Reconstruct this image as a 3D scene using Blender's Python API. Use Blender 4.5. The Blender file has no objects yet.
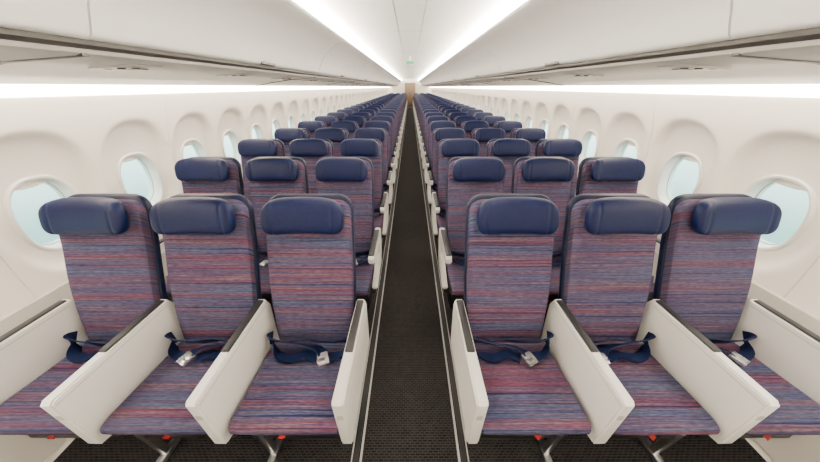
import bpy, bmesh, math, random
from mathutils import Vector, Matrix
random.seed(3)
S=bpy.context.scene
COL=S.collection

# ------------------------------------------------------------ materials
def new_mat(name,color=(.8,.8,.8),rough=.5,metal=0.0,emit=None,estr=0.0,coat=0.0):
    m=bpy.data.materials.new(name); m.use_nodes=True
    b=m.node_tree.nodes['Principled BSDF']
    b.inputs['Base Color'].default_value=(*color,1)
    b.inputs['Roughness'].default_value=rough
    b.inputs['Metallic'].default_value=metal
    b.inputs['Coat Weight'].default_value=coat
    if emit:
        b.inputs['Emission Color'].default_value=(*emit,1)
        b.inputs['Emission Strength'].default_value=estr
    return m
def noisy(m,c1,c2,scale,bump=0.0,detail=4):
    nt=m.node_tree; N=nt.nodes; L=nt.links; b=N['Principled BSDF']
    tc=N.new('ShaderNodeTexCoord'); n=N.new('ShaderNodeTexNoise')
    n.inputs['Scale'].default_value=scale; n.inputs['Detail'].default_value=detail
    L.new(tc.outputs['Object'],n.inputs['Vector'])
    r=N.new('ShaderNodeValToRGB'); r.color_ramp.elements[0].color=(*c1,1); r.color_ramp.elements[1].color=(*c2,1)
    r.color_ramp.elements[0].position=.3; r.color_ramp.elements[1].position=.7
    L.new(n.outputs['Fac'],r.inputs['Fac']); L.new(r.outputs['Color'],b.inputs['Base Color'])
    if bump:
        bp=N.new('ShaderNodeBump'); bp.inputs['Strength'].default_value=bump; bp.inputs['Distance'].default_value=.002
        L.new(n.outputs['Fac'],bp.inputs['Height']); L.new(bp.outputs['Normal'],b.inputs['Normal'])
    return m

def math_node(N,L,op,a,b=None,c=None):
    n=N.new('ShaderNodeMath'); n.operation=op
    for i,v in enumerate((a,b,c)):
        if v is None: continue
        if isinstance(v,(int,float)): n.inputs[i].default_value=v
        else: L.new(v,n.inputs[i])
    return n.outputs[0]

FS=.32
def fabric(name,quilt):
    m=new_mat(name,rough=.9); nt=m.node_tree; N=nt.nodes; L=nt.links; b=N['Principled BSDF']
    b.inputs['Specular IOR Level'].default_value=.08
    tc=N.new('ShaderNodeTexCoord'); sp=N.new('ShaderNodeSeparateXYZ'); L.new(tc.outputs['Object'],sp.inputs[0])
    oi=N.new('ShaderNodeObjectInfo')
    X,Y,Z=sp.outputs
    v=math_node(N,L,'ADD',Y,Z)
    rnd=math_node(N,L,'MULTIPLY',oi.outputs['Random'],37.0)
    def nz(xs,vs,det,off):
        a=math_node(N,L,'MULTIPLY_ADD',X,xs,rnd); bb=math_node(N,L,'MULTIPLY',v,vs)
        c=N.new('ShaderNodeCombineXYZ'); L.new(a,c.inputs[0]); L.new(bb,c.inputs[1]); c.inputs[2].default_value=off
        n=N.new('ShaderNodeTexNoise'); n.inputs['Scale'].default_value=1; n.inputs['Detail'].default_value=det
        n.inputs['Roughness'].default_value=.55
        L.new(c.outputs[0],n.inputs['Vector']); return n.outputs['Fac']
    fine=nz(.7,92,2,0); broad=nz(.35,19,1,5); pick=nz(30,200,1,9)
    def ramp(fac,stops):
        r=N.new('ShaderNodeValToRGB'); cr_=r.color_ramp
        while len(cr_.elements)<len(stops): cr_.elements.new(.5)
        for e,(p,c) in zip(cr_.elements,stops): e.position=p; e.color=(c[0]*FS,c[1]*FS,c[2]*FS,1)
        L.new(fac,r.inputs['Fac']); return r.outputs['Color']
    reds=ramp(fine,[(.28,(.06,.04,.11)),(.38,(.11,.06,.17)),(.44,(.42,.11,.17)),(.49,(.12,.085,.21)),(.54,(.42,.27,.28)),(.60,(.12,.085,.22)),(.68,(.40,.15,.23))])
    blues=ramp(fine,[(.28,(.03,.035,.12)),(.38,(.07,.075,.20)),(.44,(.18,.26,.42)),(.49,(.08,.08,.22)),(.54,(.32,.22,.30)),(.60,(.07,.08,.22)),(.68,(.22,.30,.44))])
    bf=N.new('ShaderNodeValToRGB'); bf.color_ramp.elements[0].position=.40; bf.color_ramp.elements[1].position=.56
    L.new(broad,bf.inputs['Fac']); bf=bf.outputs['Color']
    mx=N.new('ShaderNodeMix'); mx.data_type='RGBA'; L.new(bf,mx.inputs[0]); L.new(reds,mx.inputs[6]); L.new(blues,mx.inputs[7])
    wx=math_node(N,L,'MULTIPLY_ADD',pick,1.5,.25)
    mul=N.new('ShaderNodeMix'); mul.data_type='RGBA'; mul.blend_type='MULTIPLY'; mul.inputs[0].default_value=1
    cc=N.new('ShaderNodeCombineColor')
    for i in range(3): L.new(wx,cc.inputs[i])
    L.new(mx.outputs[2],mul.inputs[6]); L.new(cc.outputs[0],mul.inputs[7])
    out=mul.outputs[2]
    hgt=fine
    if quilt:
        p=math_node(N,L,'MULTIPLY_ADD',v,7.0,math_node(N,L,'MULTIPLY',X,10.5))
        q=math_node(N,L,'MULTIPLY_ADD',v,7.0,math_node(N,L,'MULTIPLY',X,-10.5))
        pp=math_node(N,L,'PINGPONG',p,.5); qq=math_node(N,L,'PINGPONG',q,.5)
        mn=math_node(N,L,'MINIMUM',pp,qq)
        line=math_node(N,L,'MINIMUM',math_node(N,L,'MULTIPLY',mn,14),1.0)
        hi=math_node(N,L,'GREATER_THAN',Z,.70)
        inv=math_node(N,L,'SUBTRACT',1.0,hi); line=math_node(N,L,'MAXIMUM',line,inv)
        hgt=math_node(N,L,'MULTIPLY_ADD',line,.9,fine)
    bp=N.new('ShaderNodeBump'); bp.inputs['Strength'].default_value=.4; bp.inputs['Distance'].default_value=.002
    L.new(hgt,bp.inputs['Height']); L.new(bp.outputs['Normal'],b.inputs['Normal'])
    L.new(out,b.inputs['Base Color'])
    return m
M_FAB=fabric('fabric_cushion',False); M_FABB=fabric('fabric_back',True)
M_HEAD=noisy(new_mat('leather_navy',rough=.45),(.0012,.004,.030),(.002,.0065,.040),60,.15)
M_HEAD.node_tree.nodes['Principled BSDF'].inputs['Specular IOR Level'].default_value=.18
M_SHELL=new_mat('shell_dark',(.003,.006,.025),.45)
M_SHELL.node_tree.nodes['Principled BSDF'].inputs['Specular IOR Level'].default_value=.2
M_WHITE=noisy(new_mat('armrest_white',rough=.35),(.82,.80,.76),(.86,.84,.80),3)
M_PAD=new_mat('pad_dark',(.010,.010,.012),.5)
M_BELT=noisy(new_mat('belt_navy',rough=.6),(.002,.005,.026),(.004,.011,.045),180,.3)
M_BELT.node_tree.nodes['Principled BSDF'].inputs['Specular IOR Level'].default_value=.15
M_SILVER=new_mat('metal_silver',(.62,.62,.63),.3,1.0)
M_BUCK=new_mat('buckle_grey',(.60,.60,.60),.25,.7)
M_BLACK=new_mat('black_plastic',(.004,.004,.005),.5)
M_RED=new_mat('red_strap',(.28,.008,.006),.6)
M_WALL=noisy(new_mat('sidewall_white',rough=.42),(.88,.82,.74),(.91,.85,.77),1.5)
M_FRAME=new_mat('window_frame_white',(.80,.78,.74),.35)
M_BIN=noisy(new_mat('bin_white',rough=.3),(.88,.86,.82),(.92,.90,.86),1.2)
M_PSU=new_mat('psu_grey',(.50,.47,.43),.4)
M_GAP=new_mat('gap_dark',(.06,.055,.05),.5)
M_LATCH=new_mat('latch_grey',(.08,.075,.07),.35,.3)
M_CEIL=noisy(new_mat('ceiling_panel',rough=.55),(.86,.84,.80),(.90,.88,.84),1.0)
M_COVE=new_mat('cove_light',(.9,.9,.9),.5,emit=(1,.90,.76),estr=62.0)
M_WASH=new_mat('wash_light',(.9,.9,.9),.5,emit=(1,.87,.70),estr=28.0)
M_STRIP=new_mat('floor_strip',(.45,.45,.45),.4)
M_TAN=noisy(new_mat('laminate_tan',rough=.5),(.13,.08,.05),(.18,.12,.075),6)
M_GREEN=new_mat('exit_green',(.005,.12,.04),.4,emit=(.002,.30,.08),estr=2.0)
M_GLASS=bpy.data.materials.new('window_glass'); M_GLASS.use_nodes=True
nt=M_GLASS.node_tree; nt.nodes.clear()
o=nt.nodes.new('ShaderNodeOutputMaterial'); mixs=nt.nodes.new('ShaderNodeMixShader'); tr=nt.nodes.new('ShaderNodeBsdfTransparent'); gl=nt.nodes.new('ShaderNodeBsdfGlossy')
tr.inputs[0].default_value=(.84,.95,.93,1); gl.inputs['Roughness'].default_value=.05; mixs.inputs[0].default_value=.08
nt.links.new(tr.outputs[0],mixs.inputs[1]); nt.links.new(gl.outputs[0],mixs.inputs[2]); nt.links.new(mixs.outputs[0],o.inputs[0])

# carpet
M_CARP=new_mat('carpet',rough=.95); nt=M_CARP.node_tree; N=nt.nodes; L=nt.links; b=N['Principled BSDF']
b.inputs['Specular IOR Level'].default_value=.05
tc=N.new('ShaderNodeTexCoord'); br=N.new('ShaderNodeTexBrick'); L.new(tc.outputs['Object'],br.inputs['Vector'])
br.inputs['Scale'].default_value=1; br.inputs['Brick Width'].default_value=.026; br.inputs['Row Height'].default_value=.012; br.inputs['Mortar Size'].default_value=.002
br.inputs['Color1'].default_value=(.009,.008,.0085,1); br.inputs['Color2'].default_value=(.019,.0175,.018,1); br.inputs['Mortar'].default_value=(.040,.037,.038,1)
n=N.new('ShaderNodeTexNoise'); n.inputs['Scale'].default_value=25; L.new(tc.outputs['Object'],n.inputs['Vector'])
mx=N.new('ShaderNodeMix'); mx.data_type='RGBA'; mx.blend_type='MULTIPLY'; mx.inputs[0].default_value=.4
L.new(br.outputs['Color'],mx.inputs[6]); L.new(n.outputs['Fac'],mx.inputs[7]); L.new(mx.outputs[2],b.inputs['Base Color'])

# ------------------------------------------------------------ mesh builder
class B:
    def __init__(s): s.bm=bmesh.new(); s.mats=[]
    def mi(s,m):
        if m not in s.mats: s.mats.append(m)
        return s.mats.index(m)
    def loft(s,loops,mat,cap=True,closed=True):
        i=s.mi(mat); bm=s.bm
        V=[[bm.verts.new(p) for p in lp] for lp in loops]
        n=len(loops[0])
        for a,b in zip(V[:-1],V[1:]):
            for k in range(n if closed else n-1):
                f=bm.faces.new((a[k],a[(k+1)%n],b[(k+1)%n],b[k])); f.material_index=i
        if cap:
            for lp in (V[0][::-1],V[-1]):
                f=bm.faces.new(lp); f.material_index=i
    def box(s,c,size,mat,bev=.004,rot=None,seg=2):
        i=s.mi(mat); tb=bmesh.new(); bmesh.ops.create_cube(tb,size=1)
        for v in tb.verts: v.co=Vector((v.co.x*size[0],v.co.y*size[1],v.co.z*size[2]))
        if bev: bmesh.ops.bevel(tb,geom=tb.edges[:],offset=min(bev,min(size)*.45),segments=seg,affect='EDGES',profile=.5)
        mt=Matrix.Translation(Vector(c))
        if rot is not None: mt=mt@rot
        s.merge(tb,mt,i)
    def cyl(s,p0,p1,r,mat,n=12,r2=None):
        p0=Vector(p0); p1=Vector(p1); d=p1-p0
        q=d.to_track_quat('Z','Y').to_matrix()
        lp=[]
        for p,rr in ((p0,r),(p1,r if r2 is None else r2)):
            lp.append([p+q@Vector((math.cos(t)*rr,math.sin(t)*rr,0)) for t in [2*math.pi*k/n for k in range(n)]])
        s.loft(lp,mat)
    def merge(s,tb,mt,i):
        mp={}
        for v in tb.verts: mp[v]=s.bm.verts.new(mt@v.co)
        for f in tb.faces:
            nf=s.bm.faces.new([mp[v] for v in f.verts]); nf.material_index=i
        tb.free()
    def prism(s,poly,axis_pts,mat,bev=0,seg=2):
        i=s.mi(mat); tb=bmesh.new()
        A=[tb.verts.new(axis_pts(a,b,0)) for a,b in poly]; C=[tb.verts.new(axis_pts(a,b,1)) for a,b in poly]
        tb.faces.new(A[::-1]); tb.faces.new(C); n=len(poly)
        for k in range(n): tb.faces.new((A[k],A[(k+1)%n],C[(k+1)%n],C[k]))
        if bev:
            es=[e for e in tb.edges if (e.verts[0] in A)==(e.verts[1] in A)]
            bmesh.ops.bevel(tb,geom=es,offset=bev,segments=seg,affect='EDGES')
        s.merge(tb,Matrix.Identity(4),i)
    def mesh(s,name,ang=35):
        bmesh.ops.recalc_face_normals(s.bm,faces=s.bm.faces[:])
        me=bpy.data.meshes.new(name)
        for f in s.bm.faces: f.smooth=True
        s.bm.to_mesh(me); s.bm.free()
        for m in s.mats: me.materials.append(m)
        me.set_sharp_from_angle(angle=math.radians(ang))
        return me
def obj(name,me,loc=(0,0,0)):
    o=bpy.data.objects.new(name,me); o.location=loc; COL.objects.link(o); return o
def se(n,a,b,e):
    out=[]
    for k in range(n):
        t=2*math.pi*k/n; c,s=math.cos(t),math.sin(t)
        out.append((a*math.copysign(abs(c)**(2/e),c), b*math.copysign(abs(s)**(2/e),s)))
    return out
def cr(pts,n=6):
    P=[Vector(p) for p in pts]; P=[2*P[0]-P[1]]+P+[2*P[-1]-P[-2]]; out=[]
    for i in range(1,len(P)-2):
        for k in range(n):
            t=k/n; a,b_,c,d=P[i-1:i+3]
            out.append(.5*((2*b_)+(c-a)*t+(2*a-5*b_+4*c-d)*t*t+(3*b_-a-3*c+d)*t**3))
    out.append(P[-2]); return out
def ribbon(b,pts,w,th,mat,wd):
    P=cr(pts,6); loops=[]
    W=cr(wd,6)
    for i,p in enumerate(P):
        t=(P[min(i+1,len(P)-1)]-P[max(i-1,0)]).normalized()
        ww=W[i]; ww=(ww-t*ww.dot(t)).normalized(); nn=t.cross(ww).normalized()
        loops.append([p+ww*w/2+nn*th/2,p-ww*w/2+nn*th/2,p-ww*w/2-nn*th/2,p+ww*w/2-nn*th/2])
    b.loft(loops,mat)

# ------------------------------------------------------------ seat
Y0=.9
XS=(.503,1.013,1.523); ARMX=(.255,.770,1.280,1.785)
def yfront(z): return 1.0+.285*(z-.42)-.014*math.sin(max(0,min(1,(z-.42)/.5))*math.pi)
def build_seat(sx,pos,front):
    b=B()
    def back(z0,zt,hw0,yoff,th,mat,rad,conc):
        loops=[]
        zs=[z0+(zt-rad-z0)*k/14 for k in range(14)]+[zt-rad+rad*math.sin(math.pi/2*k/7) for k in range(8)]
        for z in zs:
            k=max(0,min(.995,(z-(zt-rad))/rad)); kk=1-math.sqrt(1-k*k)
            hw=hw0-.014*max(0,1-(z-.40)/.35)-rad*kk
            t=th*(1-.55*kk)
            lp=[]
            for (x,y) in se(28,hw,t/2,4.2):
                yy=y
                if y<0: yy+=conc*(1-(x/hw)**2)
                lp.append((x,yfront(z)+yoff+th/2+yy-Y0,z))
            loops.append(lp)
        b.loft(loops,mat)
    back(.40,1.140,.211,0,.085,M_FABB,.06,.020)
    back(.36,1.155,.219,.055,.055,M_SHELL,.075,0)
    # headrest with creased wings
    loops=[]
    for k in range(61):
        u=-1+2*k/60; u=math.copysign(abs(u)**.8,u) if u else 0
        x=u*.190; a=min(1,abs(u)*.999)
        f=(1-a**7)**.40; f=max(f,.12)
        cre=math.exp(-((abs(u)-.74)/.03)**2)
        lp=[]
        for (dy,dz) in se(28,.040*max(f,.3),.080*f,3.2):
            zc=1.094-.012*a**2
            g=.004*cre if dy<0 else 0
            lp.append((x,1.176-.022*a**3+dy+g+.27*dz-Y0,zc+dz))
        loops.append(lp)
    b.loft(loops,M_HEAD)
    # cushion
    loops=[]
    ys=[.584,.588,.598,.614,.640,.68,.73,.80,.88,.96,1.03]
    ff=[.35,.62,.82,.94,1,1,1,1,1,1,1]
    for y,f in zip(ys,ff):
        top=.455-.03*max(0,(y-.65)/.38); bot=.385
        hh=(top-bot)/2*f; zc=(top+bot)/2-(1-f)*.006
        hw=.224-.02*(1-f)
        lp=[]
        for (x,z) in se(32,hw,hh,4.0):
            zz=z-(.014*(1-(x/hw)**2)*f if z>0 else 0)
            lp.append((x,y-Y0,zc+zz))
        loops.append(lp)
    b.loft(loops,M_FAB)
    b.box((0,.82-Y0,.365),(.44,.40,.04),M_BLACK,.01)
    b.cyl((-.255,.76-Y0,.31),(.255,.76-Y0,.31),.024,M_BLACK)
    b.cyl((-.255,.98-Y0,.31),(.255,.98-Y0,.31),.024,M_BLACK)
    b.box((0,.84-Y0,.275),(.44,.36,.15),M_BLACK,.02)  # underseat pouch box, enlarged to block light and darken the space under the cushion
    ribbon(b,[(.06*sx,.655-Y0,.36),(.07*sx,.645-Y0,.31),(.055*sx,.65-Y0,.275),(.075*sx,.645-Y0,.245)],.024,.003,M_RED,[(1,0,0),(1,.2,.1),(1,-.3,0),(1,.3,0)])
    ribbon(b,[(-.05,.66-Y0,.36),(-.06,.65-Y0,.31),(-.02,.65-Y0,.292),(.03,.65-Y0,.300)],.014,.003,M_RED,[(1,0,0),(1,0,.3),(.1,0,1),(.1,0,1)])
    tilt=Matrix.Rotation(-math.atan(.27),4,'X')
    b.box((0,yfront(.80)+.122-Y0,.80),(.38,.022,.25),M_PSU,.008,tilt)
    b.box((0,yfront(.80)+.138-Y0,.915),(.05,.012,.02),M_PAD,.003,tilt)
    b.box((0,yfront(.52)+.118-Y0,.52),(.36,.02,.2),M_SHELL,.008,tilt)
    # seat belt
    m=-1 if pos==1 else 1
    f=lambda L_:[(x*m,y-Y0,z) for x,y,z in L_]
    ribbon(b,f([(-.212,1.00,.48),(-.20,.970,.498),(-.13,.962,.486),(-.05,.955,.474),(.03,.945,.468),(.075,.915,.460)]),.062,.006,M_BELT,
        [(.2,-.4,1),(.1,-.5,1),(0,-.6,.9),(0,-.7,.8),(.05,-1,.6),(.3,-1,.1)])
    ribbon(b,f([(.212,1.00,.48),(.20,.972,.500),(.14,.962,.494),(.06,.968,.484),(-.02,.978,.488),(-.10,.974,.484)]),.062,.006,M_BELT,
        [(-.2,-.4,1),(0,-.5,1),(0,-.6,.9),(0,-.5,.9),(0,-.6,.9),(0,-.8,.8)])
    ribbon(b,f([(-.195,.975,.455),(-.15,.920,.450),(-.09,.900,.446),(-.02,.920,.450),(.04,.900,.444)]),.054,.006,M_BELT,
        [(0,-.3,1),(.1,-.9,.3),(0,-1,.1),(0,-1,.2),(0,-1,.05)])
    ribbon(b,f([(.20,.975,.455),(.17,.93,.452),(.13,.910,.448),(.09,.905,.450)]),.050,.006,M_BELT,
        [(0,-.3,1),(0,-.9,.4),(0,-1,.1),(.2,-1,.1)])
    b.box((.080*m,.888-Y0,.458),(.052,.064,.018),M_BUCK,.005,Matrix.Rotation(.4*m,4,'Z')@Matrix.Rotation(.12,4,'X'))
    b.box((.076*m,.870-Y0,.467),(.038,.022,.008),M_SILVER,.003,Matrix.Rotation(.4*m,4,'Z'))
    def arm(xc,aisle):
        hx=.022
        if front:
            poly=[(.560,.640),(.573,.652),(1.09,.655),(1.12,.60),(1.10,.34),(.62,.325),(.585,.335),(.575,.36)]
            P=lambda a,c,t:Vector((xc-hx+2*hx*t,a-Y0,c))
            b.prism(poly,P,M_WHITE,.006,2)
            b.box((xc,.925-Y0,.656),(.034,.31,.012),M_PAD,.006)
            b.box((xc,.5655-Y0,.56),(.024,.004,.030),M_PSU,.002)
            b.box((xc,.86-Y0,.345),(.0455,.46,.022),M_PSU,.002)
            b.box((xc,.82-Y0,.628),(.0446,.50,.003),M_PSU,0)
        else:
            hx2=.020
            poly=[(.665,.61),(.67,.635),(.695,.648),(1.10,.648),(1.15,.62),(1.15,.55),(1.12,.42),(1.06,.345),(.74,.33),(.735,.35),(.95,.40),(1.03,.46),(1.05,.53),(1.01,.575),(.72,.585),(.68,.592)]
            P=lambda a,c,t:Vector((xc-hx2+2*hx2*t,a-Y0,c))
            if not aisle:
                poly=[(.665,.61),(.67,.635),(.695,.648),(1.10,.648),(1.15,.62),(1.15,.55),(1.12,.45),(1.08,.42),(1.05,.50),(1.03,.56),(.98,.578),(.72,.585),(.68,.592)]
            b.prism(poly,P,M_WHITE,.006,2)
            b.box((xc,.87-Y0,.652),(.038,.36,.014),M_PAD,.006)
    arm(sx*(ARMX[pos]-XS[pos]),pos==0)
    if pos==2: arm(sx*(ARMX[3]-XS[2]),False)
    if pos<2:
        xl=sx*.17 if pos==0 else sx*.2
        b.box((xl,.68-Y0,.15),(.028,.035,.30),M_SILVER,.006,Matrix.Rotation(.12,4,'X'))
        b.box((xl,.90-Y0,.16),(.024,.035,.40),M_SILVER,.006,Matrix.Rotation(-.75,4,'X'))
        b.box((xl,.86-Y0,.015),(.035,.46,.03),M_SILVER,.006)
    return b.mesh('airplane_seat_mesh')
PITCH=.82; NROW=31
cache={}
for r in range(NROW):
    for sx in (-1,1):
        for pos in range(3):
            key=(sx,pos,r==0)
            if key not in cache: cache[key]=build_seat(*key)
            obj('airplane_seat',cache[key],(sx*XS[pos],Y0+r*PITCH,0))

# ------------------------------------------------------------ shell
YA,YB=-1.9,27.0
R=1.95; ZC=.85
WP=.58; W0=1.385
phiw=math.asin((1.005-ZC)/R); sw=phiw*R
def wallpt(sx,y,s,d=0):
    p=s/R
    return Vector((sx*(R+d)*math.cos(p),y,ZC+(R+d)*math.sin(p)))
def ss(t): t=max(0,min(1,t)); return t*t*(3-2*t)
s0=-math.asin(.85/R)*R; s1=math.asin((2.30-ZC)/R)*R
nY=58; nS=134
ystart=W0-.5*WP-2*WP*3; nb=0
while ystart+2*WP*nb<YB+.1: nb+=1
for sx,nm in ((-1,'wall_left'),(1,'wall_right')):
    b=B(); i=b.mi(M_WALL); bm=b.bm; G=[]
    ylist=[2*WP*k/nY for k in range(nY+1)]; ylist=[0,.003]+ylist[1:-1]+[2*WP-.003,2*WP]
    for yl in ylist:
        row=[]
        for is_ in range(nS+1):
            s=s0+(s1-s0)*is_/nS
            d=0
            for c in (.5*WP,1.5*WP):
                dy=abs(yl-c)/.270; ds=abs(s-(sw+.06))/.385
                rho=(dy**2.4+ds**2.4)**(1/2.4)
                d=max(d,.040*ss((1-rho)/.16)+.012*ss((1-rho)/.6))
            if yl<.001 or yl>2*WP-.001: d+=.012
            row.append(bm.verts.new(wallpt(sx,ystart+yl,s,d)))
        G.append(row)
    for iy in range(len(ylist)-1):
        for is_ in range(nS):
            yl=(ylist[iy]+ylist[iy+1])/2; s=s0+(s1-s0)*(is_+.5)/nS; hole=False
            for c in (.5*WP,1.5*WP):
                dy=abs(yl-c)/.142; ds=abs(s-sw)/.192
                if (dy**2.6+ds**2.6)<1: hole=True
            if hole: continue
            f=bm.faces.new((G[iy][is_],G[iy+1][is_],G[iy+1][is_+1],G[iy][is_+1])); f.material_index=i
    me=b.mesh(nm,50); w=obj(nm,me)
    a=w.modifiers.new('bays','ARRAY'); a.count=nb; a.use_relative_offset=False; a.use_constant_offset=True; a.constant_offset_displace=(0,2*WP,0)
    b=B()
    prof=[(R*math.cos(p)-.012,ZC+R*math.sin(p)) for p in [(-.43+.33*k/6) for k in range(7)]]
    prof=prof+[(x+.014,z+.004) for x,z in prof[::-1]]
    b.loft([[Vector((sx*x,YA,z)) for x,z in prof],[Vector((sx*x,YB,z)) for x,z in prof]],M_PSU)
    obj('trim_'+nm[5:],b.mesh('dado'))

# windows
b=B()
AX,AZ,EN=.158,.208,2.4
prof=[(.010,-.02),(.006,.006),(-.002,.014),(-.012,.012),(-.020,-.002),(-.024,-.03),(-.027,-.075)]
loops=[[Vector((x,y,dz)) for x,y in se(64,AX+dr,AZ+dr,EN)] for dr,dz in prof]
b.loft(loops,M_FRAME,cap=False)
b.loft([[Vector((x,y,-.050)) for x,y in se(64,AX-.023,AZ-.023,EN)],[Vector((x,y,-.054)) for x,y in se(64,AX-.023,AZ-.023,EN)]],M_GLASS)
b.loft([[Vector((x,y,-.043)) for x,y in se(64,AX-.022,AZ-.022,EN)],[Vector((x,y,-.045)) for x,y in se(64,AX-.030,AZ-.030,EN)]],M_PSU,cap=False)
sh=[(x,y) for x,y in se(64,AX-.025,AZ-.025,EN) if y>.155]
sh.sort(key=lambda p:-p[0])
poly=[(sh[0][0],.150)]+sh+[(sh[-1][0],.150)]
b.prism(poly,lambda a,c,t:Vector((a,c,-.036+.004*t)),M_WALL)
b.box((0,.153,-.029),(.08,.010,.008),M_WALL,.003)
wme=b.mesh('window_mesh',40)
n=1
y=W0-3*WP
while y<YB-.3:
    for sx in (-1,1):
        p=wallpt(sx,y,sw,.047)
        nrm=Vector((-sx*math.cos(phiw),0,-math.sin(phiw))); tan=Vector((-sx*math.sin(phiw),0,math.cos(phiw)))
        ax=tan.cross(nrm)
        o=bpy.data.objects.new('window_%d'%n,wme); COL.objects.link(o); n+=1
        o.matrix_world=Matrix(((ax.x,tan.x,nrm.x,p.x),(ax.y,tan.y,nrm.y,p.y),(ax.z,tan.z,nrm.z,p.z),(0,0,0,1)))
    y+=WP

# floor
b=B(); b.box((0,(YA+YB)/2,-.02),(3.7,YB-YA,.04),M_CARP,0); obj('floor',b.mesh('floor'))
for sx in (-1,1):
    b=B()
    b.box((sx*.243,(YA+YB)/2,.004),(.010,YB-YA-.02,.008),M_STRIP,0)
    b.box((sx*.268,(YA+YB)/2,.003),(.024,YB-YA-.02,.006),M_BLACK,0)
    b.box((sx*.288,(YA+YB)/2,.004),(.005,YB-YA-.02,.008),M_STRIP,0)
    obj('seat_track_strip',b.mesh('strip'))

# ceiling
def prof_extr(b,pts,y0,y1,mat,closed=True,cap=True):
    b.loft([[Vector((x,y0,z)) for x,z in pts],[Vector((x,y1,z)) for x,z in pts]],mat,cap=cap,closed=closed)
b=B()
half=[(0,2.262),(.13,2.262),(.135,2.270),(.145,2.270),(.15,2.262),(.28,2.26),(.40,2.252),(.52,2.236),(.62,2.212),(.74,2.172),(1.6,2.170)]
lower=[(-x,z) for x,z in half[::-1][:-1]]+half
pts=lower+[(1.6,2.30),(-1.6,2.30)]
prof_extr(b,pts,YA,YB,M_CEIL)
yy=-.4
while yy<YB:
    b.box((0,yy,2.262),(.60,.006,.004),M_PSU,0); yy+=2.34
obj('ceiling',b.mesh('ceiling',30))
for sx in (-1,1):
    b=B()
    prof_extr(b,[(sx*x,z) for x,z in [(.690,2.085),(.700,2.125),(.720,2.160),(.735,2.158),(.72,2.12),(.71,2.085)]],YA+.02,YB-.02,M_COVE)
    obj('ceiling_light_strip',b.mesh('cove'))
    b=B()
    prof_extr(b,[(sx*1.67,1.636),(sx*1.74,1.612),(sx*1.785,1.588),(sx*1.80,1.594),(sx*1.76,1.64),(sx*1.68,1.66)],YA+.02,YB-.02,M_WASH)
    obj('sidewall_light_strip',b.mesh('wash'))
    b=B()
    pr=[(1.0,1.742),(1.012,1.722),(1.03,1.716),(1.28,1.700),(1.50,1.672),(1.655,1.640),(1.67,1.645),(1.70,1.70),(1.66,1.74),(1.3,1.748)]
    prof_extr(b,[(sx*x,z) for x,z in pr],YA+.02,YB-.02,M_PSU)
    for r in range(-2,NROW):
        yc=1.35+r*PITCH
        b.box((sx*1.20,yc,1.705),(.20,.14,.012),M_PSU,.004,Matrix.Rotation(sx*.07,4,'Y'))
        for kx in (-.06,0,.06):
            b.cyl((sx*(1.20+kx),yc-.03,1.70),(sx*(1.20+kx),yc-.03,1.694),.014,M_GAP,10)
        b.box((sx*1.20,yc+.035,1.698),(.10,.022,.004),M_LATCH,.001)
    y=1.01-2*2.34
    while y<YB-.2:
        if y>YA+.1:
            b.box((sx*1.16,y,1.709),(.30,.022,.010),M_GAP,.002,Matrix.Rotation(sx*.07,4,'Y'))
            b.box((sx*1.40,y,1.684),(.22,.022,.010),M_GAP,.002,Matrix.Rotation(sx*.14,4,'Y'))
            b.box((sx*1.58,y,1.656),(.15,.022,.010),M_GAP,.002,Matrix.Rotation(sx*.21,4,'Y'))
        y+=2.34
    obj('passenger_service_panel',b.mesh('psu'))
    b=B()
    prof_extr(b,[(sx*.985,1.744),(sx*1.00,1.734),(sx*1.02,1.734),(sx*1.02,1.758),(sx*.99,1.758)],YA+.02,YB-.02,M_GAP)
    obj('trim_bin_rail',b.mesh('rail'))
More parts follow.
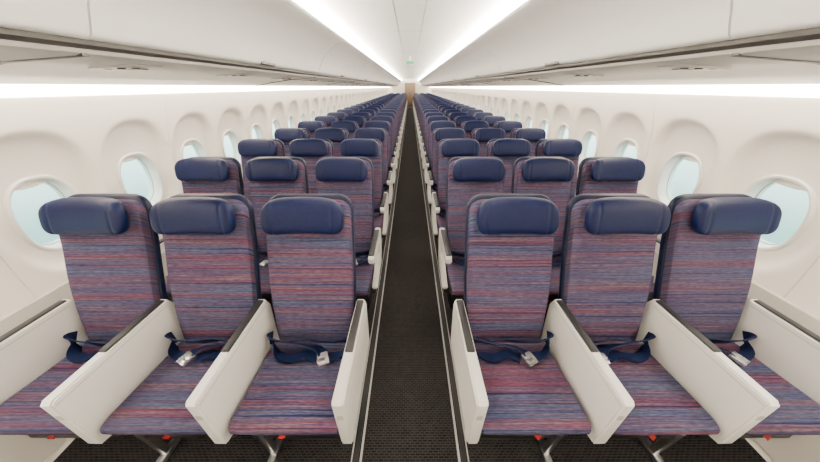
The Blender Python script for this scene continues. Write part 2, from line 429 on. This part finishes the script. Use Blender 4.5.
# overhead bins
BL=2.34
for sx in (-1,1):
    b=B()
    door=cr([(.985,1.758,0),(.968,1.768,0),(.955,1.795,0),(.925,1.86,0),(.870,1.925,0),(.785,1.99,0),(.70,2.035,0),(.672,2.055,0),(.675,2.072,0)],4)
    pr=[(v.x,v.y) for v in door]+[(.72,2.076),(1.30,2.076),(1.50,1.96),(1.60,1.80),(1.58,1.765)]
    prof_extr(b,[(sx*(x-1.2),z) for x,z in pr],-BL/2+.004,BL/2-.004,M_BIN)
    b.box((sx*(.972-1.2),0,1.778),(.018,.20,.036),M_LATCH,.004,Matrix.Rotation(sx*.35,4,'Y'))
    b.box((sx*(.961-1.2),0,1.781),(.008,.12,.016),M_SILVER,.002,Matrix.Rotation(sx*.35,4,'Y'))
    me=b.mesh('bin',32)
    y=1.01-BL/2
    while y-BL/2<YB-.1:
        if y+BL/2<YB: obj('overhead_bin',me,(sx*1.2,y,0))
        y+=BL

# exit sign
b=B()
b.box((0,0,0),(.20,.03,.085),M_BIN,.006); b.box((0,-.016,0),(.18,.004,.065),M_GREEN,.001); b.cyl((0,0,.03),(0,0,.135),.015,M_BIN)
obj('exit_sign',b.mesh('exit'),(0,7.5,2.13))

# end bulkheads
b=B(); b.box((0,YB+.05,1.14),(4.0,.08,2.4),M_WALL,0); obj('wall_back',b.mesh('wb'))
b=B(); b.box((0,0,.98),(.92,.03,1.94),M_TAN,.01); b.box((0,-.02,1.0),(.80,.02,1.84),M_TAN,.01); b.box((.28,-.035,1.0),(.03,.02,.14),M_SILVER,.004)
obj('door_1',b.mesh('door'),(0,YB-.02,0))
b=B(); b.box((0,YA-.03,1.14),(4.0,.08,2.4),M_WALL,0); obj('wall_front',b.mesh('wf'))

# ------------------------------------------------------------ world + camera
w=bpy.data.worlds.new('sky'); S.world=w; w.use_nodes=True; nt=w.node_tree; N=nt.nodes; L=nt.links
bg=N['Background']; tc=N.new('ShaderNodeTexCoord'); sp=N.new('ShaderNodeSeparateXYZ'); r=N.new('ShaderNodeValToRGB')
L.new(tc.outputs['Generated'],sp.inputs[0]); L.new(math_node(N,L,'MULTIPLY_ADD',sp.outputs[2],.5,.5),r.inputs['Fac'])
cr_=r.color_ramp; cr_.elements[0].position=.25; cr_.elements[0].color=(.10,.18,.17,1)
cr_.elements[1].position=.46; cr_.elements[1].color=(.85,.94,.92,1)
e=cr_.elements.new(.37); e.color=(.24,.36,.34,1)
L.new(r.outputs['Color'],bg.inputs['Color']); bg.inputs['Strength'].default_value=7.0
cam=bpy.data.cameras.new('camera'); co=bpy.data.objects.new('camera',cam); COL.objects.link(co)
cam.sensor_width=36; cam.lens=12.0; cam.clip_start=.02; cam.clip_end=200
co.location=(0,0,1.63); co.rotation_euler=(math.radians(90-27.8),0,0)
S.camera=co
